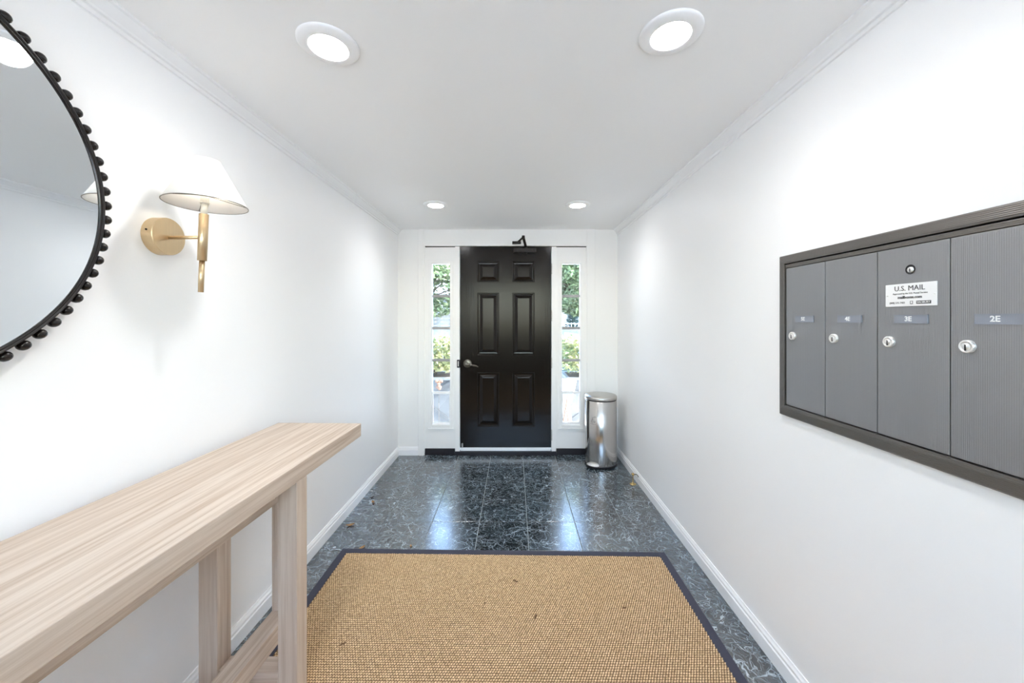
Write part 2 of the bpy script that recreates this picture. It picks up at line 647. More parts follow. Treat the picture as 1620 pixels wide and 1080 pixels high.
def single_structure(name, mb, mats, label):
    o = put(name, mb, mats)
    o['kind'] = 'structure'
    o['label'] = label
    o['category'] = name.split('_')[0]
    return o

def lettering(name, text, size, frame, mat, parent, depth=0.0004, align='CENTER', bold=0.0):
    cu = bpy.data.curves.new(name, 'FONT')
    cu.body = text
    cu.size = size
    cu.align_x = align
    cu.align_y = 'CENTER'
    cu.extrude = depth
    cu.offset = bold
    cu.resolution_u = 2
    t = bpy.data.objects.new(name, cu)
    COL.objects.link(t)
    dg = bpy.context.evaluated_depsgraph_get()
    me = bpy.data.meshes.new_from_object(t.evaluated_get(dg))
    bpy.data.objects.remove(t)
    bpy.data.curves.remove(cu)
    me.name = name
    me.transform(Matrix.Translation(-root_of(parent).location) @ frame)
    me.materials.clear()
    me.materials.append(M[mat])
    o = bpy.data.objects.new(name, me)
    COL.objects.link(o)
    o.parent = parent
    return o

# ------------------------------------------------------------------ room constants (metres)
XL, XR = -1.165, 1.035
D = 3.734            # inner face of the entry wall
YB = -1.7            # inner face of the wall behind
ZC = 2.256           # ceiling
T = 0.12

# ------------------------------------------------------------------ shell
single_structure('wall_left', MB().box(XL - T, XL, YB - T, D + T, -0.1, ZC + T), 'wall',
                 'long white painted wall behind the mirror and console table')
single_structure('wall_right', MB().box(XR, XR + T, YB - T, D + T, -0.1, ZC + T), 'wall',
                 'long white painted wall carrying the grey mailboxes')
BX0, BX1, BZ0_, BZT = -1.06, 0.93, 1.10, 2.20      # unseen wide window, added to let fill daylight in
single_structure('wall_back', MB().box(XL, BX0, YB - T, YB, -0.1, ZC + T).box(BX1, XR, YB - T, YB, -0.1, ZC + T).box(BX0, BX1, YB - T, YB, BZT, ZC + T).box(BX0, BX1, YB - T, YB, -0.1, BZ0_), 'added_dark_wall',
                 'added dark brown end wall, unseen, keeping reflections in the black door dim')  # unseen wall, made up dark to keep bright reflections off the door
gd = structure('window_fill', 'added wide white-framed window, unseen, giving fill daylight from the end wall', (0, YB, 0))
gxm = (BX0 + BX1) / 2
for a, b in ((BX0, gxm - 0.002), (gxm + 0.002, BX1)):
    gf = put('frame', MB().box(a, a + 0.04, YB - 0.08, YB - 0.04, BZ0_, BZT).box(b - 0.04, b, YB - 0.08, YB - 0.04, BZ0_, BZT)
             .box(a + 0.04, b - 0.04, YB - 0.08, YB - 0.04, BZ0_, BZ0_ + 0.04).box(a + 0.04, b - 0.04, YB - 0.08, YB - 0.04, BZT - 0.04, BZT), 'trim', gd)
    put('pane', MB().box(a + 0.04, b - 0.04, YB - 0.062, YB - 0.058, BZ0_ + 0.04, BZT - 0.04), 'glass', gf)
single_structure('ground_bounce', MB().box(-14, 14, -40, YB - T, -0.2, -0.012), 'bounce_stone', 'added pale ground beyond the fill window, bouncing sunlight up indoors')  # unseen ground, added to throw sunlight up onto the ceiling
single_structure('ceiling', MB().box(XL, XR, YB, D + T, ZC, ZC + T), 'ceil',
                 'flat white ceiling with four round recessed lights')

OX0, OX1 = -0.896, 0.724           # entry opening
HZ = 2.0857
single_structure('wall_front', MB().box(XL, OX0, D, D + T, 0, ZC).box(OX1, XR, D, D + T, 0, ZC).box(OX0, OX1, D, D + T, HZ + .006, ZC),
                 'front', 'white end wall around the black entry door and sidelights')

# casings
def casing(name, x0, x1, z0, z1, label, d=0.014):
    mb = MB().box(x0, x1, D - d, D, z0, z1, bev=0.003)
    if z1 - z0 > 1:
        mb.box(x0 + 0.012, x1 - 0.012, D - d - 0.004, D - d + .001, z0, z1)
    return single_structure(name, mb, 'front', label)
casing('trim_1', -0.960, OX0, 0, ZC, 'white upright casing left of the left sidelight')
casing('trim_2', OX1, 0.806, 0, ZC, 'white upright casing right of the right sidelight')
casing('trim_3', OX0, OX1, HZ + 0.004, ZC, 'white header board above the black door')

# crown mouldings along both side walls
def crown(name, x, sgn, label):
    p = [(x, ZC), (x + sgn * 0.040, ZC), (x + sgn * 0.040, ZC - 0.007), (x + sgn * 0.033, ZC - 0.010), (x + sgn * 0.024, ZC - 0.022),
         (x + sgn * 0.014, ZC - 0.034), (x + sgn * 0.012, ZC - 0.040), (x + sgn * 0.006, ZC - 0.043), (x + sgn * 0.006, ZC - 0.056), (x, ZC - 0.058)]
    single_structure(name, MB().extrude_profile(p, 1, YB, D), 'trim', label)
crown('trim_4', XL, 1, 'slim white crown moulding above the mirror wall')
crown('trim_5', XR, -1, 'slim white crown moulding above the mailbox wall')

# baseboards
def base_profile(x, s):
    return [(x, 0), (x + s * 0.015, 0), (x + s * 0.015, 0.055), (x + s * 0.011, 0.060), (x + s * 0.011, 0.070), (x + s * 0.006, 0.078), (x + s * 0.004, 0.085), (x, 0.085)]
single_structure('baseboard_left', MB().extrude_profile(base_profile(XL, 1), 1, YB, D), 'trim', 'white baseboard along the wall under the console table')
single_structure('baseboard_right', MB().extrude_profile(base_profile(XR, -1), 1, YB, D), 'trim', 'white baseboard along the mailbox wall')
single_structure('baseboard_front', MB().extrude_profile(base_profile(D, -1), 0, XL + 0.015, -0.960), 'trim', 'short white baseboard left of the left sidelight')
single_structure('baseboard_front_right', MB().extrude_profile(base_profile(D, -1), 0, 0.806, XR - 0.015), 'trim', 'short white baseboard behind the steel trash can')

# floor of marble tiles
floor = structure('floor', 'glossy dark green marble tile floor with pale veins')
put('grout_bed', MB().box(XL, XR, YB, D + T, -0.06, -0.0035), 'grout', floor)
TW, TD = 0.3187, 0.3130
xs = [0.0858 + (k + 0.0) * TW for k in range(-5, 5)]
rows = [2.505 + k * TD for k in range(-15, 6)]
g = 0.0017
rt = random.Random(3)
tile_cache = {}
for i in range(len(xs) - 1):
    for j in range(len(rows) - 1):
        x0, x1 = max(xs[i] + g, XL), min(xs[i + 1] - g, XR)
        y0, y1 = max(rows[j] + g, YB), min(rows[j + 1] - g, D + T)
        if x1 - x0 < 0.004 or y1 - y0 < 0.004:
            continue
        key = (round(x1 - x0, 4), round(y1 - y0, 4))
        if key not in tile_cache:
            a, b = key
            mb = MB()
            e = 0.0012
            lo = [mb.bm.verts.new((sx * a / 2, sy * b / 2, -0.01)) for sx, sy in ((-1, -1), (1, -1), (1, 1), (-1, 1))]
            mi = [mb.bm.verts.new((sx * a / 2, sy * b / 2, -e)) for sx, sy in ((-1, -1), (1, -1), (1, 1), (-1, 1))]
            hi = [mb.bm.verts.new((sx * (a / 2 - e), sy * (b / 2 - e), 0)) for sx, sy in ((-1, -1), (1, -1), (1, 1), (-1, 1))]
            for A, Bq in ((lo, mi), (mi, hi)):
                for q in range(4):
                    mb.bm.faces.new((A[q], A[(q + 1) % 4], Bq[(q + 1) % 4], Bq[q]))
            mb.bm.faces.new(hi)
            me = mb.mesh('tile')
            me.materials.append(M['marble'])
            tile_cache[key] = me
        o = bpy.data.objects.new('tile', tile_cache[key])
        COL.objects.link(o)
        o.parent = floor
        o.location = ((x0 + x1) / 2, (y0 + y1) / 2, rt.uniform(-0.0003, 0.0))
        o.rotation_euler = (rt.uniform(-.0012, .0012), rt.uniform(-.0012, .0012), 0)

# ------------------------------------------------------------------ entry door
DX0, DX1, DZ0, DZ1 = -0.5418, 0.3696, 0.073, HZ
YF = D + 0.004          # front face of the leaf
door = structure('door_1', 'black six-panel entry door with closer and lever handle', (-0.086, D, 0))
cols = ((-0.371, -0.1525), (-0.019, 0.2051))
prow = ((1.731, 1.940), (1.000, 1.6237), (0.285, 0.826))
lf = MB()
YK = YF + 0.044
for a, b in ((DX0, cols[0][0]), (cols[0][1], cols[1][0]), (cols[1][1], DX1)):
    lf.box(a, b, YF, YK, DZ0, DZ1)
zr = [DZ0, prow[2][0], prow[2][1], prow[1][0], prow[1][1], prow[0][0], prow[0][1], DZ1]
for c0, c1 in cols:
    for k in range(0, 8, 2):
        lf.box(c0, c1, YF, YK, zr[k], zr[k + 1])
leaf = put('leaf', lf, 'door', door)
for c0, c1 in cols:
    for z0, z1 in prow:
        mb = MB()
        rings = []
        for ins, dep in ((0, 0), (0.006, 0.004), (0.010, 0.004), (0.016, 0.013), (0.026, 0.014), (0.052, 0.004), (0.055, 0.0035)):
            rings.append([mb.bm.verts.new((x, YF + dep, z)) for x, z in ((c0 + ins, z0 + ins), (c1 - ins, z0 + ins), (c1 - ins, z1 - ins), (c0 + ins, z1 - ins))])
        for A, Bq in zip(rings, rings[1:]):
            for q in range(4):
                mb.bm.faces.new((A[q], A[(q + 1) % 4], Bq[(q + 1) % 4], Bq[q]))
        mb.bm.faces.new(rings[-1])
        # back
        bk = [mb.bm.verts.new((x, YK, z)) for x, z in ((c0, z0), (c1, z0), (c1, z1), (c0, z1))]
        for q in range(4):
            mb.bm.faces.new((rings[0][q], rings[0][(q + 1) % 4], bk[(q + 1) % 4], bk[q]))
        mb.bm.faces.new(bk)
        put('panel', mb, 'door', door)
# jambs and stop
put('jamb', MB().box(-0.592, DX0 - 0.004, D - 0.006, D + T, 0, HZ, bev=0.002), 'front', door, 'white door jamb on the latch side')
put('jamb', MB().box(DX1 + 0.004, 0.420, D - 0.006, D + T, 0, HZ, bev=0.002), 'front', door, 'white door jamb on the hinge side')
put('head_stop', MB().box(-0.592, 0.420, YK, D + T, HZ - 0.02, HZ + 0.006), 'black', door)
put('door_sweep', MB().box(DX0 + 0.004, DX1 - 0.004, D - 0.004, D + 0.012, 0.043, 0.0745, bev=0.002), 'sweep', door, 'bright metal sweep along the foot of the door')
put('threshold', MB().box(-0.592, 0.420, D - 0.02, D + T, 0.0, 0.040, bev=0.004), 'black', door, 'dark raised threshold')
# lever handle
hx, hz = (739.5 - 813.6) / 158, CAM_H - (575 - 504.5) / 158
fr = Matrix.Translation((hx, YF, hz)) @ Matrix.Rotation(math.radians(90), 4, 'X')
hd = MB().lathe([(0, 0.010), (0.022, 0.010), (0.032, 0.008), (0.041, 0.004), (0.042, 0)], fr, seg=32)
han = put('handle_rose', hd, 'pewter', door)
lv = MB()
lv.cyl((hx, YF, hz), (hx, YF - 0.055, hz), 0.011, seg=16)
pts = [(hx, 0.0), (hx + 0.03, -0.004), (hx + 0.06, -0.010), (hx + 0.09, -0.015), (hx + 0.108, -0.024)]
for (xa, za), (xb, zb), ra, rb in zip(pts, pts[1:], (0.013, 0.012, 0.010, 0.008), (0.012, 0.010, 0.008, 0.006)):
    lv.cyl((xa, YF - 0.055, hz + za), (xb, YF - 0.055, hz + zb), ra, rb, seg=14)
    lv.ball((xb, YF - 0.055, hz + zb), rb, u=12, v=8)
lv.ball((hx, YF - 0.055, hz), 0.0135, u=12, v=8)
put('lever', lv, 'pewter', han)
sp = MB().box(-0.573, -0.540, D - 0.010, D - 0.005, hz - 0.040, hz + 0.040, bev=0.002)
sp.box(-0.563, -0.556, D - 0.0115, D - 0.009, hz - 0.026, hz + 0.026, mat=1)
put('strike_plate', sp, ['black', 'chrome'], door)
# hinges
for z in (1.86, 1.39, 0.92, 0.20):
    hb = MB()
    for k in range(5):
        hb.cyl((DX1 + 0.003, D - 0.007, z - 0.05 + k * 0.02), (DX1 + 0.003, D - 0.007, z - 0.0315 + k * 0.02), 0.0055, seg=10)
    hb.ball((DX1 + 0.003, D - 0.007, z + 0.052), 0.005, u=10, v=6)
    put('hinge', hb, 'hinge', door)
# kick-down holder at the latch corner
put('holder', MB().box(-0.528, -0.512, D - 0.012, YF, 0.078, 0.118, bev=0.002).cyl((-0.520, D - 0.02, 0.108), (-0.520, D - 0.008, 0.108), 0.008, seg=12), 'hinge', door, 'small metal hold-open catch at the bottom corner')
# closer
cz0 = CAM_H + (504.5 - 400) / 158
cl = MB().box(-0.010, 0.217, D - 0.045, YF, cz0, cz0 + 0.040, bev=0.004).box(0.03, 0.18, D - 0.050, D - 0.044, cz0 + 0.010, cz0 + 0.030, bev=0.003)
cl.cyl((0.117, D - 0.024, cz0 - 0.012), (0.117, D - 0.024, cz0 + 0.052), 0.013, seg=16)
cob = put('door_closer', cl, 'closer', door)
ar = MB()
ez = CAM_H + (504.5 - 374.5) / 158
elbow = (0.086, D - 0.19, ez - 0.045)
def bar(mb, a, b, hw, hh):
    a, b = Vector(a), Vector(b)
    d = b - a
    q = d.to_track_quat('X', 'Z').to_matrix().to_4x4()
    mt = Matrix.Translation((a + b) / 2) @ q @ Matrix.Diagonal((d.length, hw, hh, 1))
    r = bmesh.ops.create_cube(mb.bm, size=1.0, matrix=mt)
    return mb
bar(ar, (0.117, D - 0.024, cz0 + 0.048), elbow, 0.024, 0.010)
put('closer_arm', ar, 'closer', cob)
ar2 = MB()
bar(ar2, elbow, (0.036, D - 0.030, ez - 0.058), 0.018, 0.009)
ar2.cyl((elbow[0], elbow[1], elbow[2] - 0.016), (elbow[0], elbow[1], elbow[2] + 0.014), 0.014, seg=12)
put('closer_forearm', ar2, 'closer', cob)
put('closer_shoe', MB().box(-0.020, 0.066, D - 0.044, D - 0.014, ez - 0.078, ez - 0.052, bev=0.003), 'closer', cob)

# ------------------------------------------------------------------ sidelights
def sidelight(name, px0, px1, gx0, gx1, label):
    z0, z1 = 0.066, 2.080
    gz0, gz1 = 0.300, 1.915
    root = structure(name, label, ((px0 + px1) / 2, D, 0))
    yf, yb = D + 0.003, D + 0.060
    f = MB().box(px0, gx0, yf, yb, z0, z1).box(gx1, px1, yf, yb, z0, z1).box(gx0, gx1, yf, yb, z0, gz0).box(gx0, gx1, yf, yb, gz1, z1)
    put('frame', f, 'front', root)
    s = MB()
    a = 0.030
    for q, (x0, x1, zz0, zz1) in enumerate(((gx0 - a, gx0, gz0 - a, gz1 + a * .6), (gx1, gx1 + a, gz0 - a, gz1 + a * .6),
                                            (gx0, gx1, gz0 - a, gz0), (gx0, gx1, gz1, gz1 + a * .6))):
        s.box(x0, x1, D - 0.007, D + 0.004, zz0, zz1, bev=0.002)
    put('glazing_stop', s, 'front', root)
    put('sill_strip', MB().box(gx0 - a - .004, gx1 + a + .004, D - 0.012, D + 0.003, gz0 - a - 0.010, gz0 - a), 'front', root)
    n = 5
    st = (gz1 - gz0) / n
    for k in range(n):
        put('pane', MB().box(gx0, gx1, D + 0.032, D + 0.036, gz0 + k * st, gz0 + (k + 1) * st), 'glass', root)
    for k in range(1, n):
        zz = gz0 + k * st
        put('muntin', MB().box(gx0, gx1, D + 0.024, D + 0.031, zz - (0.013 if k > 1 else 0.009), zz + (0.013 if k > 1 else 0.009), bev=0.002), 'muntin' if k > 1 else 'front', root)
    # inner white bead round the lowest pane
    b = MB()
    t = 0.010
    b.box(gx0, gx0 + t, D + 0.018, D + 0.030, gz0, gz0 + st - 0.010).box(gx1 - t, gx1, D + 0.018, D + 0.030, gz0, gz0 + st - 0.010)
    b.box(gx0 + t, gx1 - t, D + 0.018, D + 0.030, gz0, gz0 + 0.022).box(gx0 + t, gx1 - t, D + 0.018, D + 0.030, gz0 + st - 0.016, gz0 + st - 0.010)
    put('bead', b, 'trim', root)
    put('kick_strip', MB().box(px0 + 0.004, px1 - 0.004, D - 0.008, D + 0.06, 0.018, 0.064), 'black', root, 'dark strip under the panel')
    put('foot_rail', MB().box(px0, px1, D, D + T, 0, 0.020).box(px0, px1, D + 0.062, D + T, 0.02, 0.10), 'black', root)
    put('gap_shadow_strip', MB().box(px0, px1, D + 0.020, D + T, 2.072, HZ + .006), 'black', root)  # black strip standing in for the gap's shadow, also stops daylight leaking
sidelight('window_1', OX0, -0.592, -0.8266, -0.643, 'tall narrow five-pane sidelight left of the black door')
sidelight('window_2', 0.420, OX1, 0.477, 0.661, 'tall narrow five-pane sidelight right of the black door')

# ------------------------------------------------------------------ ceiling lights
def downlight(x, y, label):
    r = thing('ceiling_light', label, 'light', (x, y, ZC), group='round recessed ceiling lights')
    F = Matrix.Translation((x, y, ZC)) @ Matrix.Rotation(math.pi, 4, 'X')
    put('trim_ring', MB().lathe([(0.095, 0.0), (0.094, 0.004), (0.088, 0.007), (0.062, 0.012), (0.0595, 0.011), (0.0585, 0.004)], F, seg=48), 'trim', r)
    put('diffuser', MB().lathe([(0.0, 0.009), (0.0585, 0.008)], F, seg=32, smooth=False), 'led', r)
    ld = bpy.data.lights.new('downlight_beam', 'SPOT')
    ld.energy = SPOT
    ld.spot_size = math.radians(150)
    ld.spot_blend = 1.0
    ld.shadow_soft_size = 0.05
    ld.color = (1.0, 0.995, 0.985)
    lo = bpy.data.objects.new('downlight_beam', ld)
    COL.objects.link(lo)
    lo.parent = r
    lo.location = (0, 0, -0.014)
for x, y, l in ((-0.606, 1.218, 'round white recessed ceiling light nearest the mirror'),
                (0.490, 1.168, 'round white recessed ceiling light nearest the mailboxes'),
                (-0.614, 2.915, 'round white recessed ceiling light nearest the left sidelight'),
                (0.495, 2.915, 'round white recessed ceiling light nearest the trash can')):
    downlight(x, y, l)

# ------------------------------------------------------------------ round mirror with beaded rim
MY, MZ, MR = 0.590, CAM_H + 0.2945, 0.4335
mir = thing('wall_mirror', 'large round mirror in thin dark beaded frame on the white wall', 'mirror', (XL, MY, MZ))
FM = Matrix.Translation((XL, MY, MZ)) @ Matrix.Rotation(math.radians(90), 4, 'Y')
put('frame_ring', MB().lathe([(MR - 0.010, 0.012), (MR - 0.010, 0.040), (MR - 0.0085, 0.0415), (MR - 0.006, 0.0415), (MR - 0.005, 0.0395), (MR - 0.004, 0.044), (MR - 0.0008, 0.044), (MR, 0.043), (MR, 0.012), (MR - 0.010, 0.012)], FM, seg=144), 'frame', mir)
put('mount_block', MB().lathe([(0, 0), (MR - 0.06, 0), (MR - 0.06, 0.013), (0, 0.013)], FM, seg=48), 'frame', mir)
put('mirror_glass', MB().lathe([(0, 0.037), (MR - 0.0095, 0.037), (MR - 0.0095, 0.013), (0, 0.013)], FM, seg=144, smooth=False), 'mirror', mir)
bb = MB()
bb.cyl((MR - 0.003, 0, 0.028), (MR + 0.010, 0, 0.028), 0.006, seg=10)
bb.ball((MR + 0.0150, 0, 0.028), 0.0128, sx=0.92, u=14, v=10)
bead_me = bb.mesh('bead')
bead_me.materials.append(M['frame'])
for k in range(72):
    o = bpy.data.objects.new('bead', bead_me)
    COL.objects.link(o)
    o.parent = mir
    o.matrix_local = Matrix.Rotation(math.radians(90), 4, 'Y') @ Matrix.Rotation(math.radians(5 * k + 2.6), 4, 'Z')

# ------------------------------------------------------------------ wall sconce
SY, SZ, SX = 1.222, 1.631, -1.020
sc = thing('wall_sconce', 'brass wall sconce with white cone shade beside the mirror', 'lamp', (XL, SY, SZ))
FS = Matrix.Translation((XL, SY, SZ)) @ Matrix.Rotation(math.radians(90), 4, 'Y')
bp = put('backplate', MB().lathe([(0.060, 0), (0.060, 0.033), (0.0585, 0.035), (0.0, 0.035)], FS, seg=64, smooth=False), 'brass', sc)
for f in bp.data.polygons:
    f.use_smooth = False
put('set_screw', MB().cyl((XL + 0.018, SY - 0.0595, SZ + 0.010), (XL + 0.018, SY - 0.0615, SZ + 0.010), 0.003, seg=8), 'closer', bp)
put('arm', MB().cyl((XL + 0.034, SY, SZ - 0.003), (SX, SY, SZ - 0.003), 0.0058, seg=16), 'brass', sc)
tl = 0.006
put('stem', MB().cyl((SX - tl * .5, SY, 1.552), (SX + tl * .5, SY, 1.704), 0.0130, seg=28), 'brass', sc)
put('lower_rod', MB().cyl((SX - tl * 1.2, SY, 1.449), (SX - tl * .5, SY, 1.553), 0.0078, seg=20), 'brass', sc)
put('candle_tube', MB().cyl((SX + tl * .5, SY, 1.703), (SX + tl, SY, 1.738), 0.0092, seg=20), 'socket', sc)
put('socket', MB().cyl((SX + tl, SY, 1.736), (SX + tl, SY, 1.764), 0.0118, seg=20).cyl((SX + tl, SY, 1.7395), (SX + tl, SY, 1.7425), 0.0128, seg=20), 'socket', sc)
HX, HZ0, HZ1 = SX + 0.012, 1.735, 1.880
put('bulb', MB().ball((SX + tl, SY, 1.800), 0.022, sz=1.25, u=20, v=14).cyl((SX + tl, SY, 1.762), (SX + tl, SY, 1.782), 0.011, seg=16), 'bulb', sc)
FH = Matrix.Translation((HX, SY, 0)) @ Matrix.Identity(4)
sh = MB().lathe([(0.112, HZ0), (0.036, HZ1), (0.0345, HZ1), (0.1105, HZ0), (0.112, HZ0)], FH, seg=64)
shade = put('lamp_shade', sh, 'shade', sc)
put('shade_rim', MB().lathe([(0.1128, HZ0 - 0.0008), (0.1128, HZ0 + 0.0014), (0.1105, HZ0 + 0.0014), (0.1105, HZ0 - 0.0008), (0.1128, HZ0 - 0.0008)], FH, seg=64), 'pewter', shade)
sw = MB()
for k in range(3):
    a = math.radians(20 + 120 * k)
    sw.cyl((HX + 0.110 * math.cos(a), SY + 0.110 * math.sin(a), HZ0 + 0.001), (SX + tl + 0.012 * math.cos(a), SY + 0.012 * math.sin(a), HZ0 + 0.028), 0.0011, seg=6)
put('shade_spider', sw, 'pewter', shade)

# ------------------------------------------------------------------ console table
tb = thing('console_table', 'long whitewashed oak console table with trestle legs along the left wall', 'table', (-0.936, 0.86, 0), -0.02)
put('tabletop', MB().box(-0.1975, 0.1975, -0.9, 0.9, 0.811, 0.871, bev=0.0025), 'oak_y', tb, local=True)
for s in (-1, 1):
    for x0, x1 in ((0.1315, 0.1970), (-0.1400, -0.0745)):
        ya, yb = sorted((s * 0.398, s * 0.458))
        put('leg', MB().box(x0, x1, ya, yb, 0, 0.811, bev=0.002), 'oak_z', tb, local=True)
    ya, yb = sorted((s * 0.398, s * 0.458))
    put('crossbar', MB().box(-0.0745, 0.1315, ya, yb, 0.100, 0.172, bev=0.002), 'oak_x', tb, local=True)
    put('crossbar', MB().box(-0.0745, 0.1315, ya, yb, 0.756, 0.811, bev=0.002), 'oak_x', tb, local=True)
    ya, yb = sorted((s * 0.568, s * 0.633))
    put('post', MB().box(-0.004, 0.062, ya, yb, 0.244, 0.690, bev=0.002), 'oak_z', tb, local=True)
put('stretcher', MB().box(-0.004, 0.062, -0.633, 0.633, 0.172, 0.244, bev=0.002), 'oak_y', tb, local=True)
put('stretcher', MB().box(-0.004, 0.062, -0.633, 0.633, 0.690, 0.756, bev=0.002), 'oak_y', tb, local=True)

# ------------------------------------------------------------------ mailboxes
XM = XR - 0.015
mbx = thing('mailbox_unit', 'grey aluminium recessed bank of four mailboxes on the right wall', 'mailbox', (XR, 1.05, 1.30))
Y0, Y1 = 0.668, 1.436        # near and far outer ends
BZ0, BZ1 = 0.997, 1.600
fm = MB()
# mitred bevelled frame: profile rings (inset, stand-off)
rings = []
for ins, off in ((0, 0.0), (0, 0.012), (0.003, 0.0155), (0.024, 0.0175), (0.030, 0.0165), (0.0305, 0.002)):
    rings.append([fm.bm.verts.new((XR - off, y, z)) for y, z in ((Y0 + ins, BZ0 + ins * 1.25), (Y1 - ins, BZ0 + ins * 1.25), (Y1 - ins, BZ1 - ins * 1.05), (Y0 + ins, BZ1 - ins * 1.05))])
for A, Bq in zip(rings, rings[1:]):
    for q in range(4):
        fm.bm.faces.new((A[q], A[(q + 1) % 4], Bq[(q + 1) % 4], Bq[q]))
put('frame', fm, 'box_frame', mbx)
put('back_panel', MB().box(XR - 0.002, XR - 0.0005, Y0 + 0.02, Y1 - 0.02, BZ0 + 0.03, BZ1 - 0.025), 'black', mbx)
put('top_rail', MB().box(XR - 0.0135, XR - 0.001, Y0 + 0.033, Y1 - 0.032, 1.5515, 1.5645, bev=0.001), 'box_frame', mbx)
put('bottom_lip', MB().box(XR - 0.016, XR - 0.001, Y0 + 0.031, Y1 - 0.031, 1.034, 1.0375, bev=0.0008), 'box_frame', mbx)
R_TXT = Matrix(((0, 0, -1, 0), (-1, 0, 0, 0), (0, 1, 0, 0), (0, 0, 0, 1)))
def txtframe(y, z, off):
    return Matrix.Translation((XR - off, y, z)) @ R_TXT
edges = (1.4025, 1.2260, 1.0500, 0.8745, 0.7000)
names = ('5E', '4E', '3E', '2E')
XD = XR - 0.0130      # door face
def lock(parent, y, z, r=0.0150, label=None):
    FL = Matrix.Translation((XD, y, z)) @ Matrix.Rotation(math.radians(-90), 4, 'Y')
    lk = MB().lathe([(r, 0), (r, 0.005), (r * .9, 0.0068), (r * .72, 0.0072), (r * .68, 0.0062), (r * .38, 0.0062), (r * .36, 0.0074), (0, 0.0074)], FL, seg=28)
    lk.box(XD - 0.0082, XD - 0.0070, y - 0.0011, y + 0.0011, z - r * .62, z + r * .30, mat=1)
    return put('lock', lk, ['chrome', 'black'], parent)
for k in range(4):
    yA, yB = edges[k + 1] + 0.0012, edges[k] - 0.0012
    dr = put('box_door', MB().box(XD, XR - 0.002, yA, yB, 1.041, 1.5500, bev=0.0008), 'box_door', mbx,
             label='mailbox door marked ' + names[k] + (', carrying the white mail plate and top lock' if k == 2 else ''))
    yc = (yA + yB) / 2
    zt = 1.361
    tg = MB().box(XD - 0.0016, XD, yc - 0.040, yc + 0.040, zt - 0.0105, zt + 0.0105, bev=0.0005)
    tgo = put('name_tag', tg, 'tag', dr)
    put('tag_clip', MB().box(XD - 0.004, XD, yc - 0.0432, yc - 0.0402, zt - 0.0112, zt + 0.0112, bev=0.0006).box(XD - 0.0026, XD, yc - 0.0402, yc + 0.041, zt + 0.0098, zt + 0.0112).box(XD - 0.0026, XD, yc - 0.0402, yc + 0.041, zt - 0.0112, zt - 0.0098), 'tag', dr)
    lettering('lettering', names[k], 0.0175, txtframe(yc + 0.004, zt, XR - XD + 0.0018), 'white_ink', dr, bold=0.0004)
    lock(dr, yB - 0.034, 1.299)
    if k == 2:
        FL = Matrix.Translation((XD, yc, 1.489)) @ Matrix.Rotation(math.radians(-90), 4, 'Y')
        ml = MB().lathe([(0.0125, 0.0003), (0.0105, 0.0012), (0.0098, 0.0003)], FL, seg=28, mat=1)
        ml.lathe([(0.0098, 0.0004), (0, 0.0004)], FL, seg=28, mat=1)
        F2 = Matrix.Translation((XD, yc - 0.0022, 1.488)) @ Matrix.Rotation(math.radians(-90), 4, 'Y')
        ml.lathe([(0.0072, 0.0005), (0.0072, 0.0035), (0.0, 0.0038)], F2, seg=24)
        ml.box(XD - 0.0046, XD - 0.0036, yc - 0.0030, yc - 0.0014, 1.483, 1.491, mat=1)
        put('master_lock', ml, ['chrome', 'black'], dr)
        pl = MB().box(XD - 0.0022, XD, yc - 0.0625, yc + 0.0625, 1.394, 1.4535, bev=0.0010)
        po = put('mail_plate', pl, 'plate', dr, 'white printed plate reading U.S. MAIL')
        zc = 1.424
        off = XR - XD + 0.0024
        lettering('lettering', 'U.S. MAIL', 0.0185, txtframe(yc + 0.001, 1.4405, off), 'ink', dr)
        lettering('lettering', 'Approved by the U.S. Postal Service', 0.0058, txtframe(yc, 1.4275, off), 'ink', dr)
        lettering('lettering', 'mailboxes.com', 0.0098, txtframe(yc, 1.4175, off), 'ink', dr, bold=0.0003)
        lettering('lettering', '(800) 575-7465', 0.0064, txtframe(yc + 0.031, 1.4035, off), 'ink', dr)
        em = MB()
        for a0, a1, b0, b1 in ((0.0, 0.0066, 0, 0.0009), (0, 0.0066, 0.0075, 0.0084), (0, 0.0009, 0.0009, 0.0075), (0.0057, 0.0066, 0.0009, 0.0075), (0.0018, 0.0040, 0.0006, 0.0018)):
            em.box(XD - 0.0027, XD - 0.0021, yc - 0.0015 - a1, yc - 0.0015 - a0, 1.3993 + b0, 1.3993 + b1)
        put('emblem', em, 'ink', dr)
        put('maker_badge', MB().box(XD - 0.0026, XD - 0.0021, yc - 0.050, yc - 0.0165, 1.3995, 1.4075), 'ink', dr)
        lettering('lettering', 'SALSBURY', 0.0066, txtframe(yc - 0.0333, 1.4035, off + 0.0004), 'white_ink', dr)
        for s in (-1, 1):
            put('rivet', MB().ball((XD - 0.0022, yc + s * 0.057, 1.4235), 0.0016, u=8, v=6), 'chrome', dr)
# little drip lugs at the foot of the door joints
for e in edges[1:4]:
    put('lug', MB().ball((XR - 0.0155, e, 1.0375), 0.004, sx=0.7, sz=0.6, u=10, v=6), 'box_frame', mbx)

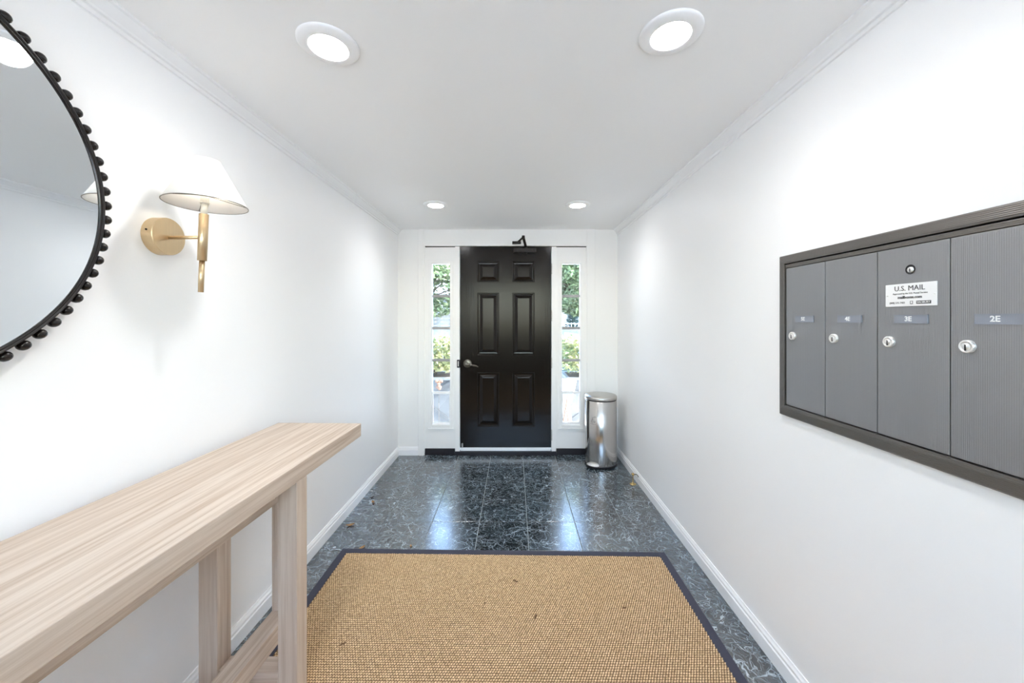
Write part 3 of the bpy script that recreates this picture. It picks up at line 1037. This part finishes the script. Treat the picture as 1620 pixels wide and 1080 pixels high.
# ------------------------------------------------------------------ step trash can
TX, TY, TR = 0.815, 3.514, 0.147
can = thing('trash_can', 'tall round stainless steel pedal trash can in the corner by the door', 'trash can', (TX, TY, 0))
FC = Matrix.Translation((TX, TY, 0))
put('base', MB().lathe([(0, 0), (TR - 0.004, 0), (TR + 0.002, 0.004), (TR + 0.002, 0.020), (TR - 0.004, 0.026), (0, 0.026)], FC, seg=64), 'black', can)
put('body', MB().lathe([(TR - 0.002, 0.022), (TR - 0.001, 0.026), (TR - 0.001, 0.605), (TR - 0.004, 0.608), (0, 0.608)], FC, seg=96), 'steel', can)
put('lid_seal', MB().lathe([(0, 0.606), (TR - 0.004, 0.606), (TR - 0.004, 0.618), (0, 0.618)], FC, seg=64), 'black', can)
put('lid', MB().lathe([(TR - 0.006, 0.616), (TR + 0.001, 0.617), (TR + 0.002, 0.622), (TR + 0.002, 0.640), (TR - 0.001, 0.644), (TR - 0.003, 0.645), (TR - 0.008, 0.651), (TR - 0.040, 0.655), (0, 0.657)], FC, seg=96), 'lid', can)
# pedal facing the middle of the room
pa = math.radians(228)
pd = MB()
pc = (TX + math.cos(pa) * (TR + 0.000), TY + math.sin(pa) * (TR + 0.000))
RP = Matrix.Rotation(pa + math.pi / 2, 4, 'Z')
pd.ball((pc[0], pc[1], 0.030), 1.0, sx=0.062, sy=0.034, sz=0.014, mat=0, u=28, v=12, rot=RP)
put('pedal', pd, 'chrome', can, 'bright steel foot pedal')
pk = MB()
pk.ball((pc[0], pc[1], 0.021), 1.0, sx=0.068, sy=0.038, sz=0.018, u=28, v=12, rot=RP)
put('pedal_housing', pk, 'black', can)
# etched mark on the side facing the camera
mk = MB()
ma = math.radians(228)
def onc(u, z):
    a = ma + u / TR
    return (TX + math.cos(a) * (TR - 0.0006), TY + math.sin(a) * (TR - 0.0006), z)
def stroke(pts):
    mk.tube([onc(u, z) for u, z in pts], 0.0011, seg=6)
zl = 0.425
stroke([(0.006 + 0.012 * math.cos(t), zl + 0.030 + 0.010 * math.sin(t)) for t in [0.3 + i * 0.5 for i in range(10)]])
stroke([(-0.010, zl + 0.022), (-0.002, zl + 0.010), (0.004, zl - 0.004), (-0.006, zl - 0.010), (-0.018, zl - 0.004), (-0.018, zl + 0.006), (-0.008, zl + 0.012)])
stroke([(0.012, zl + 0.014), (0.016, zl + 0.004), (0.014, zl - 0.008), (0.022, zl - 0.002), (0.026, zl + 0.008)])
stroke([(0.022, zl + 0.034), (0.030, zl + 0.044), (0.020, zl + 0.050), (0.012, zl + 0.040)])
stroke([(-0.026, zl - 0.020), (0.0, zl - 0.024), (0.030, zl - 0.021)])
put('etched_mark', mk, 'closer', can, 'small etched script mark')

# ------------------------------------------------------------------ brass door stop on the floor by the right wall
bx, by = 0.978, 3.075
ds = thing('door_stop', 'small brass door stop on the floor against the right baseboard', 'door stop', (bx, by, 0))
FD = Matrix.Translation((bx, by, 0))
put('foot', MB().lathe([(0, 0), (0.026, 0), (0.027, 0.003), (0.022, 0.007), (0.008, 0.010), (0, 0.010)], FD, seg=28), 'brass_stop', ds)
put('stem', MB().lathe([(0.008, 0.008), (0.005, 0.016), (0.0045, 0.070), (0.010, 0.074), (0.013, 0.082), (0.009, 0.090), (0, 0.092)], FD, seg=20), 'brass_stop', ds)
put('hook', MB().tube([(bx + 0.004, by, 0.078), (bx + 0.022, by - 0.004, 0.084), (bx + 0.036, by - 0.010, 0.078), (bx + 0.040, by - 0.012, 0.064)], 0.0035), 'pewter', ds)

# ------------------------------------------------------------------ woven mat
RX0, RX1, RY0, RY1 = -1.012, 0.871, -0.55, 2.190
BW = 0.040
rug = thing('floor_mat', 'large woven tan sisal mat with dark cloth border on the marble floor', 'rug', (-0.07, 0.82, 0))
put('backing', MB().box(RX0 + 0.02, RX1 - 0.02, RY0 + 0.02, RY1 - 0.02, 0.0008, 0.0058), 'sisal_gap', rug)
def skew(y, x):      # the far edge of the mat lies slightly askew
    t = max(0.0, (y - 1.0) / (RY1 - 1.0))
    return y + t * (0.010 - 0.036 * (x - RX0) / (RX1 - RX0))
bd = MB()
for x0, x1, y0, y1 in ((RX0, RX0 + BW, RY0, RY1), (RX1 - BW, RX1, RY0, RY1), (RX0 + BW, RX1 - BW, RY1 - BW, RY1), (RX0 + BW, RX1 - BW, RY0, RY0 + BW)):
    bd.box(x0, x1, y0, y1, 0.0004, 0.0090, bev=0.002)
for v in bd.bm.verts:
    v.co.y = skew(v.co.y, v.co.x)
put('cloth_border', bd, 'bind', rug)
# weave: rows of small raised stitches, real relief, joined as one part
P = 0.0106
vs, fs = [], []
rw = random.Random(11)
ny = int((RY1 - RY0 - 2 * BW) / P) + 1
nx = int((RX1 - RX0 - 2 * BW) / P) + 1
ox, oy = -rug.location.x, -rug.location.y
for j in range(ny):
    yy = RY0 + BW + (j + 0.5) * P
    if yy < 0.7 and j % 2 and False:
        continue
    for i in range(nx):
        xx = RX0 + BW + (i + 0.5 + 0.5 * (j % 2)) * P
        if xx > RX1 - BW + 0.002:
            continue
        jx, jy = rw.uniform(-.0007, .0007), rw.uniform(-.0006, .0006)
        hgt = 0.0100 + rw.uniform(-.0008, .0008)
        cx, cy = xx + jx + ox, skew(yy, xx) + jy + oy
        a, b = P * 0.50, P * 0.44
        k = len(vs)
        sl = 0.0016
        vs += [(cx - a, cy - sl, 0.0056), (cx - sl * .3, cy - b, 0.0056), (cx + a, cy + sl, 0.0056), (cx + sl * .3, cy + b, 0.0056),
               (cx - a * .36, cy - .0004, hgt), (cx + a * .36, cy + .0004, hgt)]
        fs += [(k, k + 1, k + 4), (k + 1, k + 5, k + 4), (k + 1, k + 2, k + 5), (k + 2, k + 3, k + 5), (k + 3, k + 4, k + 5), (k + 3, k, k + 4)]
pile = bpy.data.meshes.new('woven_pile')
pile.from_pydata(vs, [], fs)
pile.polygons.foreach_set('use_smooth', [True] * len(pile.polygons))
pile.update()
po = put('woven_pile', pile, 'sisal', rug)
po['kind'] = 'stuff'

# ------------------------------------------------------------------ bits blown in: dry leaves and twigs
def dry_leaf(x, y, z, L, W, rz, label, mat='leaf_litter', curl=0.3):
    mb = MB()
    n = 6
    top = []
    for k in range(n + 1):
        t = k / n
        wdt = W * math.sin(math.pi * min(0.97, max(0.03, t))) ** 0.8
        zz = z + 0.002 + L * curl * (t - 0.5) ** 2
        row = [mb.bm.verts.new(((t - .5) * L, s * wdt / 2, zz + abs(s) * W * 0.22 - (0 if s else 0))) for s in (-1, 0, 1)]
        top.append(row)
    for a, b in zip(top, top[1:]):
        for q in range(2):
            mb.bm.faces.new((a[q], a[q + 1], b[q + 1], b[q]))
    r = bmesh.ops.extrude_face_region(mb.bm, geom=mb.bm.faces[:])
    bmesh.ops.translate(mb.bm, verts=[v for v in r['geom'] if isinstance(v, bmesh.types.BMVert)], vec=(0, 0, 0.0008))
    mb.cyl((-L * .5, 0, z + 0.002 + L * curl * .25), (-L * .78, L * .05, z + 0.003), 0.0007, seg=6)
    zmin = min(v.co.z for v in mb.bm.verts)
    me = mb.mesh('dry_leaf', (0, 0, z + 0.0002 - zmin))
    o = put('dry_leaf', me, mat)
    o.location = (x, y, 0)
    o.rotation_euler = (0, 0, rz)
    tag(o, label, 'leaf', 'dry leaves blown onto the floor')
def floor_xy(px, py):
    d = CAM_H * 590 / (py - 504.5)
    return (px - 813.6) * d / 590, d
x, y = -1.083, 2.840
dry_leaf(x, y, 0, 0.030, 0.017, 0.6, 'small near-black curled leaf on the tiles by the left baseboard', 'dark_seed', 0.9)
dry_leaf(-1.047, 2.765, 0, 0.034, 0.022, 2.2, 'reddish brown crumpled leaf next to the near-black leaf on the tiles', curl=0.9)
dry_leaf(-1.080, 2.457, 0, 0.050, 0.026, 0.4, 'tan curled leaf on the tiles between console table and door', curl=0.5)
dry_leaf(-0.905, 2.216, 0, 0.040, 0.020, 1.0, 'brown leaf touching the far left corner of the mat', curl=0.4)
dry_leaf(-0.62, 2.235, 0, 0.022, 0.012, 1.9, 'tiny leaf fragment just beyond the far edge of the mat', curl=0.4)
def twig(x, y, z, L, rz, label, r=0.0022, mat='twig', bend=0.25):
    mb = MB()
    pts = [(-L / 2, 0, r), (-L * .1, L * bend * .4, r * 1.6), (L * .2, L * bend * .1, r * 1.5), (L / 2, L * bend, r * 1.1)]
    mb.tube(pts, r, seg=7)
    mb.cyl(pts[1], (0.0, L * bend * 1.0, r * 2.4), r * .7, r * .4, seg=6)
    zmin = min(v.co.z for v in mb.bm.verts)
    me = mb.mesh('twig', (0, 0, -zmin))
    o = put('twig', me, mat)
    o.location = (x, y, z)
    o.rotation_euler = (0, 0, rz)
    tag(o, label, 'twig', 'twigs scattered on the mat')
ZR = 0.0100
for px, py, L, rz, lab, r in ((815, 923, 0.026, -0.6, 'brown twig on the mat, closest of the twigs to the door', 0.0028),
                              (848, 980, 0.026, 1.1, 'dark stubby twig near the middle of the mat', 0.0032),
                              (988, 966, 0.022, 0.1, 'short pale twig on the right half of the mat', 0.0026),
                              (542, 1024, 0.022, 0.5, 'tan twig bit on the mat beside the table leg', 0.0028),
                              (767, 958, 0.010, 1.3, 'tiny dark speck of twig left of the mat middle', 0.0018)):
    x, y = floor_xy(px, py)
    twig(x, y, ZR, L, rz, lab, r)
dry_leaf(*floor_xy(845, 1066), ZR, 0.024, 0.008, 0.3, 'thin pale leaf sliver on the mat, nearest the camera', curl=0.3)

# ------------------------------------------------------------------ outdoors seen through the sidelights
single_structure('ground_porch', MB().box(-9, 9, D + T, 6.6, -0.12, -0.012), 'paving', 'pale paved terrace outside the entry door')
single_structure('ground_street', MB().box(-40, 40, 6.6, 70, -0.5, -0.35), 'asphalt', 'grey street beyond the terrace')

def leaves(center, radii, count, size, rng, zmin=-9, gap=0.0, shell=0.45, box=False):
    """real leaf blades (two-triangle folded quads) through a crown volume"""
    vs, fs = [], []
    n = 0
    while n < count:
        u = Vector((rng.uniform(-1, 1), rng.uniform(-1, 1), rng.uniform(-1, 1)))
        L = max(abs(u.x), abs(u.y), abs(u.z)) if box else u.length
        if L > 1 or L < shell:
            continue
        p = Vector(center) + Vector((u.x * radii[0], u.y * radii[1], u.z * radii[2]))
        if p.z < zmin:
            continue
        if gap and (math.sin(p.x * 3.1 + 1) + math.sin(p.y * 2.7) + math.sin(p.z * 3.7 + 2)) < gap * 3 - 1.5:
            continue
        n += 1
        a = Vector((rng.gauss(0, 1), rng.gauss(0, 1), rng.gauss(0, .6))).normalized()
        nn = Vector((rng.gauss(0, .7), rng.gauss(0, .7), 1)).normalized()
        b = nn.cross(a).normalized()
        s = size * rng.uniform(.7, 1.25)
        k = len(vs)
        vs += [tuple(p - a * s * .5), tuple(p + b * s * .28 + nn * s * .08), tuple(p + a * s * .5), tuple(p - b * s * .28 + nn * s * .08)]
        fs += [(k, k + 1, k + 2), (k, k + 2, k + 3)]
    return vs, fs

def foliage(name, vsfs, mat, parent):
    vs, fs = vsfs
    off = root_of(parent).location
    me = bpy.data.meshes.new(name)
    me.from_pydata([(a - off.x, b - off.y, c - off.z) for a, b, c in vs], [], fs)
    me.update()
    o = put(name, me, mat, parent)
    o['kind'] = 'stuff'
    return o

def planter(x0, x1, y0, label, hlabel):
    w_, h, dp = x1 - x0, 0.60, 0.55
    r = thing('planter_box', label, 'planter', ((x0 + x1) / 2, y0 + dp / 2, -0.012), group='planter boxes outside the door')
    put('panel', MB().box(x0, x1, y0, y0 + dp, -0.012, h - 0.03), 'planter', r)
    put('rim', MB().box(x0 - 0.02, x1 + 0.02, y0 - 0.025, y0 + 0.03, h - 0.03, h + 0.004, bev=.004).box(x0 - 0.02, x1 + 0.02, y0 + dp - 0.03, y0 + dp + 0.025, h - 0.03, h + 0.004, bev=.004)
        .box(x0 - 0.02, x0 + 0.03, y0 + 0.03, y0 + dp - 0.03, h - 0.03, h + 0.004, bev=.004).box(x1 - 0.03, x1 + 0.02, y0 + 0.03, y0 + dp - 0.03, h - 0.03, h + 0.004, bev=.004), 'planter_rim', r)
    put('soil', MB().box(x0 + 0.03, x1 - 0.03, y0 + 0.03, y0 + dp - 0.03, h - 0.03, h + 0.003), 'soil', r)
    for s in (0, 1):
        b = MB()
        za, zb = (0.03, h - 0.06) if s else (h - 0.06, 0.03)
        bar(b, (x0 + 0.03, y0 - 0.006 - s * .004, za), (x1 - 0.03, y0 - 0.006 - s * .004, zb), 0.014, 0.05)
        put('brace', b, 'planter_trim', r)
    hs = thing('hedge_shrub', hlabel, 'shrub', ((x0 + x1) / 2, y0 + dp / 2, h + 0.004), group='shrubs in the planter boxes')
    cx = (x0 + x1) / 2
    rg = random.Random(int(x0 * 1000))
    foliage('foliage', leaves((cx, y0 + dp / 2, h + 0.285), (w_ / 2 + 0.03, dp / 2 + 0.05, 0.24), 2600, 0.072, rg, zmin=h + 0.07, shell=0.55, box=True), 'hedge', hs)
    st = MB()
    for k in range(9):
        a = rg.uniform(0, 6.28)
        st.cyl((cx + rg.uniform(-.12, .12), y0 + dp / 2 + rg.uniform(-.06, .06), h + 0.018), (cx + math.cos(a) * w_ * .4, y0 + dp / 2 + math.sin(a) * dp * .35, h + rg.uniform(.2, .42)), 0.010, 0.004, seg=6)
    put('stems', st, 'bark', hs)
planter(-1.55, -0.795, 4.84, 'grey cross-braced planter box outside the left sidelight', 'clipped yellow-green shrub in the planter outside the left sidelight')
planter(0.690, 1.45, 4.84, 'grey cross-braced planter box outside the right sidelight', 'clipped yellow-green shrub in the planter outside the right sidelight')
# dried bloom hanging in front of the left planter
bl = thing('dried_flower', 'dried pinkish flower stem in front of the left planter', 'flower', (-0.955, 4.72, 0))
put('stalk', MB().tube([(-0.955, 4.73, -0.012), (-0.955, 4.715, 0.30), (-0.950, 4.72, 0.55)], 0.003, seg=6), 'bark', bl)
fh = MB()
rg = random.Random(5)
for k in range(9):
    fh.ball((-0.952 + rg.uniform(-.03, .03), 4.72 + rg.uniform(-.02, .02), 0.53 + rg.uniform(-.045, .05)), 0.022, u=8, v=6)
put('flower_head', fh, 'flower', bl)
# white folded chair leaning by the right planter
fc = thing('folding_chair', 'white folded chair with brown rods left of the right planter', 'chair', (0.60, 4.50, 0))
c1 = MB()
bar(c1, (0.585, 4.55, 0.36), (0.655, 4.60, 0.62), 0.30, 0.022)
put('backrest', c1, 'white_chair', fc)
c2 = MB()
bar(c2, (0.645, 4.54, 0.02), (0.600, 4.57, 0.40), 0.26, 0.022)
put('seat', c2, 'white_chair', fc)
put('leg', MB().cyl((0.670, 4.46, -0.012), (0.628, 4.46, 0.27), 0.010, seg=8), 'brown_rod', fc)
put('leg', MB().cyl((0.560, 4.46, -0.012), (0.650, 4.46, 0.50), 0.010, seg=8), 'brown_rod', fc)

def tree(x, y, zc, rx, rz_, label, count, gap, seed, size=0.20):
    t = thing('street_tree', label, 'tree', (x, y, -0.35), group='leafy trees along the street')
    rg = random.Random(seed)
    foliage('foliage', leaves((x, y, zc), (rx, rx * .8, rz_), count, size, rg, gap=gap, shell=0.15), 'tree', t)
    tr = MB().cyl((x, y, -0.35), (x, y, zc - rz_ * .3), 0.16, 0.10, seg=12)
    for k in range(7):
        a = k * 0.9
        tr.cyl((x, y, zc - rz_ * .5 + k * .08), (x + math.cos(a) * rx * .7, y + math.sin(a) * rx * .6, zc + rg.uniform(-.2, .6) * rz_), 0.035, 0.012, seg=8)
    put('trunk', tr, 'bark', t)
tree(-3.3, 14.0, 2.80, 1.9, 1.40, 'loose leafy tree beyond the left planter, sky showing through', 6500, 0.18, 21)
tree(2.6, 14.0, 2.80, 1.8, 1.35, 'dense leafy tree beyond the right planter', 8500, 0.25, 22)
tree(-8.5, 17.0, 3.0, 2.2, 1.6, 'leafy tree at the far left of the street', 5000, 0.3, 23, 0.26)
tree(7.8, 17.0, 3.0, 2.2, 1.6, 'leafy tree at the far right of the street', 5000, 0.3, 24, 0.26)

cf = thing('conifer', 'dark blue-green pointed conifer seen through the right sidelight', 'tree', (2.50, 16.0, -0.35))
rg = random.Random(9)
vs, fs = [], []
for k in range(5200):
    t = rg.random() ** 1.6
    zz = -0.25 + 2.35 * (1 - 0) * t
    rr = 0.95 * (1 - t) ** 1.0 * math.sqrt(rg.uniform(.25, 1)) + 0.03
    a = rg.uniform(0, 6.283)
    p = Vector((2.50 + rr * math.cos(a), 16.0 + rr * math.sin(a), zz))
    d = Vector((math.cos(a), math.sin(a), 0.5)).normalized()
    b = Vector((-math.sin(a), math.cos(a), 0))
    s = 0.13
    q = len(vs)
    vs += [tuple(p - d * s * .5), tuple(p + b * s * .2), tuple(p + d * s * .6), tuple(p - b * s * .2)]
    fs += [(q, q + 1, q + 2), (q, q + 2, q + 3)]
foliage('foliage', (vs, fs), 'conifer', cf)
put('trunk', MB().cyl((2.50, 16, -0.35), (2.50, 16, 1.6), 0.10, 0.02, seg=10), 'bark', cf)

# fences and houses across the street
fn = thing('timber_fence', 'weathered blue-grey timber fence behind the left planter', 'fence', (-5.5, 15.5, -0.35))
bo = MB()
rg = random.Random(4)
for k in range(12):
    bo.box(-10.0, -1.0, 15.5, 15.5 + 0.02 + rg.uniform(0, .012), -0.30 + k * 0.155, -0.30 + k * 0.155 + 0.140)
b_o = put('boards', bo, 'fence', fn)
b_o['kind'] = 'stuff'
for k in range(7):
    put('fence_post', MB().box(-10 + k * 1.5, -9.9 + k * 1.5, 15.42, 15.5, -0.35, 1.62), 'fence', fn)
rl = thing('metal_railing', 'pale thin metal railing in front of the conifer', 'railing', (4.3, 13.0, -0.35))
for k in range(3):
    put('rail', MB().box(0.9, 8.0, 12.99, 13.01, 0.35 + k * 0.42, 0.375 + k * 0.42), 'rail', rl)
bars = MB()
for k in range(60):
    bars.box(0.9 + k * 0.12, 0.918 + k * 0.12, 12.992, 13.008, -0.35, 1.24)
b_o = put('bars', bars, 'rail', rl)
b_o['kind'] = 'stuff'
hs = thing('pale_house', 'pale house across the street behind the right tree', 'house', (6.5, 24, -0.35))
put('wall', MB().box(1.5, 12, 22, 28, -0.35, 3.0), 'pale_house', hs)
rf = MB().extrude_profile([(21.5, 2.95), (28.5, 2.95), (25, 4.4)], 0, 1.2, 12.3)
put('roof', rf, 'roof', hs)
for x0 in (2.5, 5.5, 8.5):
    wn = put('window', MB().box(x0, x0 + 1.1, 21.94, 22.0, 0.7, 2.1), 'white_chair', hs)
    put('pane', MB().box(x0 + .08, x0 + .51, 21.92, 21.95, .78, 2.02).box(x0 + .59, x0 + 1.02, 21.92, 21.95, .78, 2.02), 'car_glass', wn)
h2 = thing('grey_house', 'grey house across the street behind the timber fence', 'house', (-7.5, 24, -0.35))
put('wall', MB().box(-13, -2.5, 22, 28, -0.35, 2.7), 'fence', h2)
put('roof', MB().extrude_profile([(21.5, 2.65), (28.5, 2.65), (25, 4.0)], 0, -13.3, -2.2), 'roof', h2)
for x0 in (-11.5, -8.5, -5.6, -4.3):
    wn = put('window', MB().box(x0, x0 + 1.0, 21.94, 22.0, 0.9, 2.2), 'white_chair', h2)
    put('pane', MB().box(x0 + .08, x0 + .46, 21.92, 21.95, .98, 2.12).box(x0 + .54, x0 + .92, 21.92, 21.95, .98, 2.12), 'car_glass', wn)

# parked car beyond the right planter
cr = thing('parked_car', 'dark teal car parked in the street beyond the right planter', 'car', (1.9, 9.6, -0.35))
def side(pts, y0, y1, mat, name, parent):
    mb = MB()
    A = [mb.bm.verts.new((x, y0, z)) for x, z in pts]
    B_ = [mb.bm.verts.new((x, y1, z)) for x, z in pts]
    k = len(pts)
    for i in range(k):
        j = (i + 1) % k
        mb.bm.faces.new((A[i], A[j], B_[j], B_[i]))
    mb.bm.faces.new(A)
    mb.bm.faces.new(list(reversed(B_)))
    es = [e for e in mb.bm.edges]
    bmesh.ops.bevel(mb.bm, geom=es, offset=0.03, segments=2, affect='EDGES')
    return put(name, mb, mat, parent)
cx0, gz = 0.2, -0.35
side([(cx0 - .3, gz + .22), (cx0 + 3.7, gz + .22), (cx0 + 3.75, gz + .60), (cx0 + 3.3, gz + .80), (cx0 + 2.4, gz + .92), (cx0 - .25, gz + .95), (cx0 - .4, gz + .6)], 8.75, 10.4, 'car_paint', 'body', cr)
roofp = [(cx0 - .15, gz + .93), (cx0 + 2.45, gz + .91), (cx0 + 1.55, gz + 1.36), (cx0 + .9, gz + 1.44), (cx0 + .2, gz + 1.38)]
cabin = side(roofp, 8.87, 10.28, 'car_glass', 'cabin_glass', cr)
pil = MB()
for y in (8.86, 10.29):
    for a, b in zip(roofp[1:], roofp[2:] + roofp[:1]):
        bar(pil, (a[0], y, a[1] + .01), (b[0], y, b[1] + .01), 0.06, 0.075)
    bar(pil, (cx0 + 1.0, y, gz + .93), (cx0 + .95, y, gz + 1.42), 0.05, 0.06)
pil.box(cx0 + .2, cx0 + 1.5, 8.9, 10.25, gz + 1.39, gz + 1.45, bev=0.02)
put('roof_frame', pil, 'car_paint', cr)
for wx in (cx0 + .45, cx0 + 2.95):
    for y0, y1 in ((8.72, 8.92), (10.22, 10.42)):
        wh = put('wheel', MB().cyl((wx, y0, gz + .31), (wx, y1, gz + .31), 0.31, seg=28), 'tyre', cr)
        put('hub', MB().cyl((wx, y0 - .01, gz + .31), (wx, y0 + .02, gz + .31), 0.19, seg=20), 'lid', wh)
